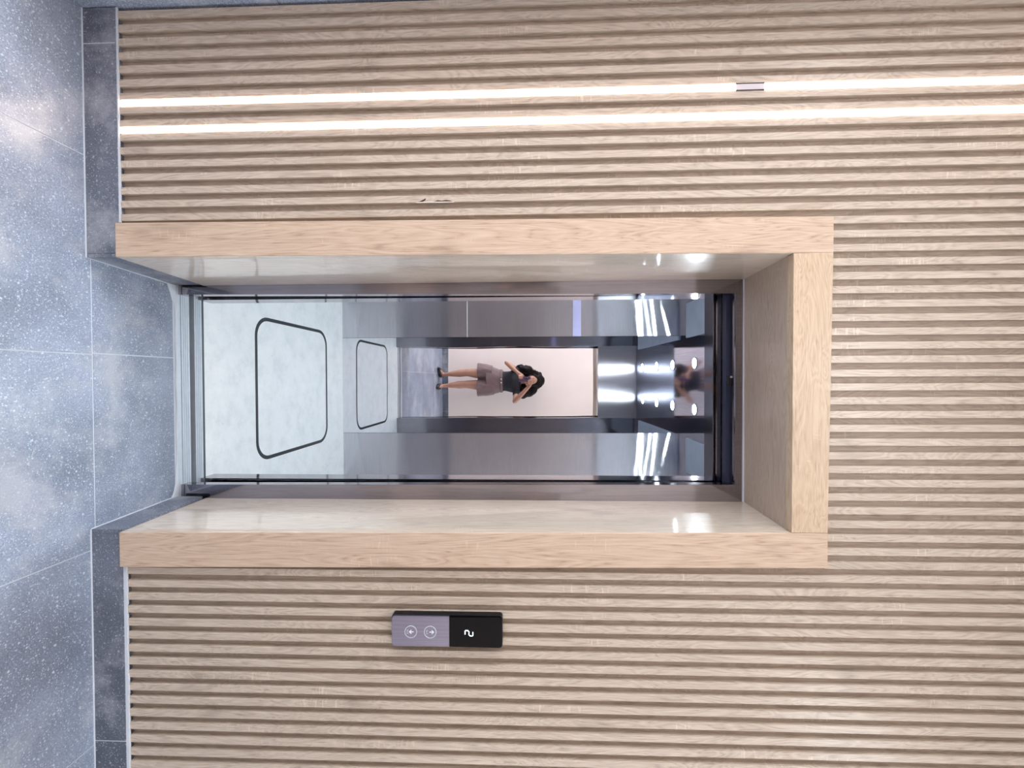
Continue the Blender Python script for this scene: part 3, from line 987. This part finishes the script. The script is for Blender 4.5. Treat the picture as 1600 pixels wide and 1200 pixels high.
# face details
for sx in (-1, 1):
    bm = bmesh.new()
    limb(bm, [(HC + Vector((sx * 0.014, 0.0925, 0.020)), 0.0016), (HC + Vector((sx * 0.030, 0.0890, 0.026)), 0.0022), (HC + Vector((sx * 0.045, 0.078, 0.020)), 0.0014)], 8)
    link('eyebrow', bm, mHair, body, True)
for sx in (-1, 1):
    bm = bmesh.new()
    ball(bm, HC + Vector((sx * 0.030, 0.0835, 0.002)), 0.0105, 0.006, 0.0048, 3)
    e = link('eye', bm, plain('eye white', srgb(225, 220, 215), 0.3, nz=0), body, True)
    bm = bmesh.new()
    ball(bm, HC + Vector((sx * 0.030, 0.0875, 0.002)), 0.0046, 0.0026, 0.0045, 3)
    link('iris', bm, plain('dark iris', srgb(40, 26, 20), 0.2, nz=0), e, True)
bm = bmesh.new()
limb(bm, [(HC + Vector((-0.022, 0.090, -0.064)), 0.003), (HC + Vector((0, 0.0955, -0.062)), 0.005), (HC + Vector((0.022, 0.090, -0.064)), 0.003)], 8)
link('lips', bm, plain('lips', srgb(140, 78, 76), 0.4), body, True)

# black short sleeved top
bm = bmesh.new()
sub_loft(bm, [((0.034, PY + .003, 0.925), 0.150, 0.108, Z3), ((0.038, PY + .004, 0.96), 0.146, 0.106, Z3), ((0.040, PY + .006, 1.00), 0.138, 0.100, Z3), ((0.044, PY + .008, 1.06), 0.147, 0.110, Z3),
              ((0.046, PY + .009, 1.12), 0.158, 0.120, Z3), ((0.046, PY + .003, 1.18), 0.166, 0.105, Z3), ((0.045, PY - .004, 1.228), 0.156, 0.080, Z3), ((0.044, PY - .006, 1.247), 0.095, 0.064, Z3)], 32)
limb(bm, [((-0.090, PY, 1.192), 0.058), ((-0.128, PY + 0.048, 1.148), 0.056)], 18)
limb(bm, [((0.182, PY, 1.195), 0.058), ((0.232, PY + 0.052, 1.182), 0.055)], 18)
for v in bm.verts:
    f = noise.noise(v.co * 16) * 0.006
    v.co.x += f
    v.co.y += noise.noise(v.co * 13 + Vector((5, 0, 0))) * 0.005
fuse('top', bm, mTop, per, 0.006, 2)

# wide pleated shorts
bm = bmesh.new()
def pleat_loft(rings, n=72, amp=1.0, ph=0.0):
    prev = None
    first = None
    z0, z1 = rings[0][0][2], rings[-1][0][2]
    for (c, rx, ry) in rings:
        t = (c[2] - z0) / (z1 - z0)
        r = []
        for k in range(n):
            a = 2 * math.pi * k / n
            w = 1 + amp * (0.045 * math.sin(7 * a + ph + 2.2 * t) + 0.03 * math.sin(11 * a - 3 * t + ph)) * (0.25 + 0.9 * t)
            r.append(bm.verts.new((c[0] + rx * w * math.cos(a), c[1] + ry * w * math.sin(a), c[2])))
        if prev:
            for k in range(n):
                bm.faces.new((prev[k], prev[(k + 1) % n], r[(k + 1) % n], r[k]))
        else:
            first = r
        prev = r
    bm.faces.new(first)
    bm.faces.new(prev)
pleat_loft([((0.036, PY, 0.965), 0.156, 0.112), ((0.036, PY, 0.935), 0.160, 0.115), ((0.030, PY, 0.87), 0.186, 0.126), ((0.024, PY, 0.80), 0.212, 0.134), ((0.020, PY, 0.735), 0.222, 0.138)], amp=0.45)
pleat_loft([((-0.080, PY, 0.83), 0.112, 0.120), ((-0.098, PY, 0.72), 0.122, 0.128), ((-0.108, PY, 0.595), 0.126, 0.128)], 60, 0.9, 0.4)
pleat_loft([((0.122, PY, 0.83), 0.116, 0.120), ((0.138, PY, 0.72), 0.124, 0.128), ((0.146, PY, 0.585), 0.126, 0.128)], 60, 0.9, 1.7)
sh = fuse('shorts', bm, mShorts, per, 0.006, 1)
bm = bmesh.new()
sub_loft(bm, [((0.036, PY, 0.936), 0.166, 0.121, Z3), ((0.036, PY, 0.940), 0.169, 0.124, Z3), ((0.036, PY, 0.966), 0.165, 0.120, Z3), ((0.036, PY, 0.970), 0.161, 0.117, Z3)], 48)
link('waistband', bm, mShorts, sh, True)
for xx in (0.012, 0.060):
    bm = bmesh.new()
    vs_ = ball(bm, (xx, PY + 0.124, 0.953), 0.009, 0.004, 0.009, 2)
    link('button', bm, mBtnLight, sh, True)

# pumps
for (heel, d), sx in zip(LEGS, (-1, 1)):
    bm = bmesh.new()
    s = Vector((-d.y, d.x, 0))
    n = 30
    rings = []
    # sole outline, slim at the waist and pointed at the toe
    def outline(z, g, lift=0.0):
        out = []
        for k in range(n):
            a = 2 * math.pi * k / n
            u = math.cos(a)
            w = math.sin(a)
            along = 0.092 + 0.123 * u
            wid = 0.039 + 0.009 * u - 0.006 * math.cos(2 * a)
            p = Vector((heel.x, heel.y, 0)) + d * (along * 1.0 - 0.008) + s * (w * wid) * g
            out.append(Vector((p.x, p.y, z)))
        return out
    for z, g in ((0.0, 0.96), (0.008, 1.0), (0.022, 1.06), (0.042, 1.04), (0.056, 0.86)):
        rings.append([bm.verts.new(p + (Vector((0, 0, 0)))) for p in outline(z, g)])
    for v in rings[-1] + rings[-2]:
        al = (v.co - Vector((heel.x, heel.y, v.co.z))).dot(d)
        if al > 0.13:
            v.co.z -= (al - 0.13) * 0.16
        if al < 0.0:
            v.co.z += 0.022
    for a, b in zip(rings[:-1], rings[1:]):
        for k in range(n):
            bm.faces.new((a[k], a[(k + 1) % n], b[(k + 1) % n], b[k]))
    bm.faces.new(rings[0])
    # toe cap over the front of the foot
    top = rings[-1]
    cen = bm.verts.new(sum((v.co for v in top), Vector()) / n + d * 0.03 + Vector((0, 0, -0.014)))
    for k in range(n):
        bm.faces.new((top[k], top[(k + 1) % n], cen))
    sh_ = link('shoe', bm, mShoe, per, True)
    m = sh_.modifiers.new('sub', 'SUBSURF')
    m.levels = m.render_levels = 1

# hair: a full curly mane to the shoulders
bm = bmesh.new()
vv = ball(bm, (0.036, PY + 0.015, 1.448), 0.128, 0.112, 0.130, 4)
ball(bm, (0.028, PY - 0.055, 1.36), 0.155, 0.080, 0.150, 4)
ball(bm, (-0.120, PY - 0.005, 1.31), 0.070, 0.075, 0.105, 3)
ball(bm, (0.180, PY - 0.005, 1.345), 0.088, 0.080, 0.125, 3)
ball(bm, (0.235, PY - 0.010, 1.270), 0.062, 0.062, 0.070, 3)
ball(bm, (-0.150, PY - 0.010, 1.235), 0.052, 0.060, 0.065, 3)
for v in bm.verts:
    v.co += v.co.normalized() * 0 + Vector((noise.noise(v.co * 22), noise.noise(v.co * 22 + Vector((9, 3, 1))), noise.noise(v.co * 22 + Vector((2, 8, 5))))) * 0.022
    # keep the face clear
    q = v.co - HC
    if q.y > 0.045 and q.z < 0.035 and abs(q.x - 0.002) < 0.046:
        v.co.y = HC.y + 0.045 - 0.01 * random.random()
core = fuse('hair', bm, mHair, per, 0.007, 1)
bm = bmesh.new()
rnd = random.Random(8)
for k in range(170):
    a = rnd.uniform(0, 2 * math.pi)
    e = rnd.uniform(-0.2, 1.35)
    start = Vector((0.036 + 0.120 * math.cos(a) * math.cos(e), PY + 0.010 + 0.104 * math.sin(a) * math.cos(e), 1.448 + 0.125 * math.sin(e)))
    if start.y > HC.y + 0.040 and start.z < HC.z + 0.085:
        continue
    out = Vector((math.cos(a), 0.55 * math.sin(a), 0))
    ln = rnd.uniform(0.10, 0.22)
    turns = ln / 0.030
    r0 = rnd.uniform(0.007, 0.012)
    pts = []
    m = int(turns * 6)
    for i in range(m):
        t = i / (m - 1)
        p = start + out * (0.075 * t ** 0.8) + Vector((0, -0.02 * t, -ln * t))
        w = 2 * math.pi * turns * t + k
        p += Vector((math.cos(w), math.sin(w), 0)) * r0
        if p.z < 1.215:
            break
        pts.append((p, 0.0042 * (1 - 0.5 * t)))
    if len(pts) > 3 and not any(q.y > HC.y + 0.05 and abs(q.x - HC.x) < 0.07 for q, _ in pts):
        limb(bm, pts, 5)
link('curls', bm, mHair, core, True, kind='stuff')

# the phone, held upright just behind the lens position
ph = thing('phone', 'plum coloured phone held upright by the person with both hands', 'phone', (0.018, -0.03, 1.215))
bm = bmesh.new()
prism_xz(bm, off(rrect(0.074, 0.160, 0.010, 5), 0.018, 1.298), -0.0375, -0.0295)
bmesh.ops.bevel(bm, geom=[e for e in bm.edges if abs(e.verts[0].co.y - e.verts[1].co.y) < 1e-6], offset=0.0015, segments=2, affect='EDGES')
link('case', bm, mPhone, ph)
bm = bmesh.new()
prism_xz(bm, off(rrect(0.068, 0.152, 0.008, 5), 0.018, 1.298), -0.0380, -0.0374)
link('screen', bm, mGlossBlack, ph)
bm = bmesh.new()
prism_xz(bm, off(rrect(0.028, 0.052, 0.006, 4), 0.002, 1.322), -0.0296, -0.0275)
cb = link('camera_bump', bm, mGlossBlack, ph)
for zz in (1.310, 1.334):
    bm = bmesh.new()
    ring_xz(bm, 0.0, zz, 0.0045, 0.0075, -0.0276, -0.0258, 20)
    link('lens_ring', bm, mAlu, cb)
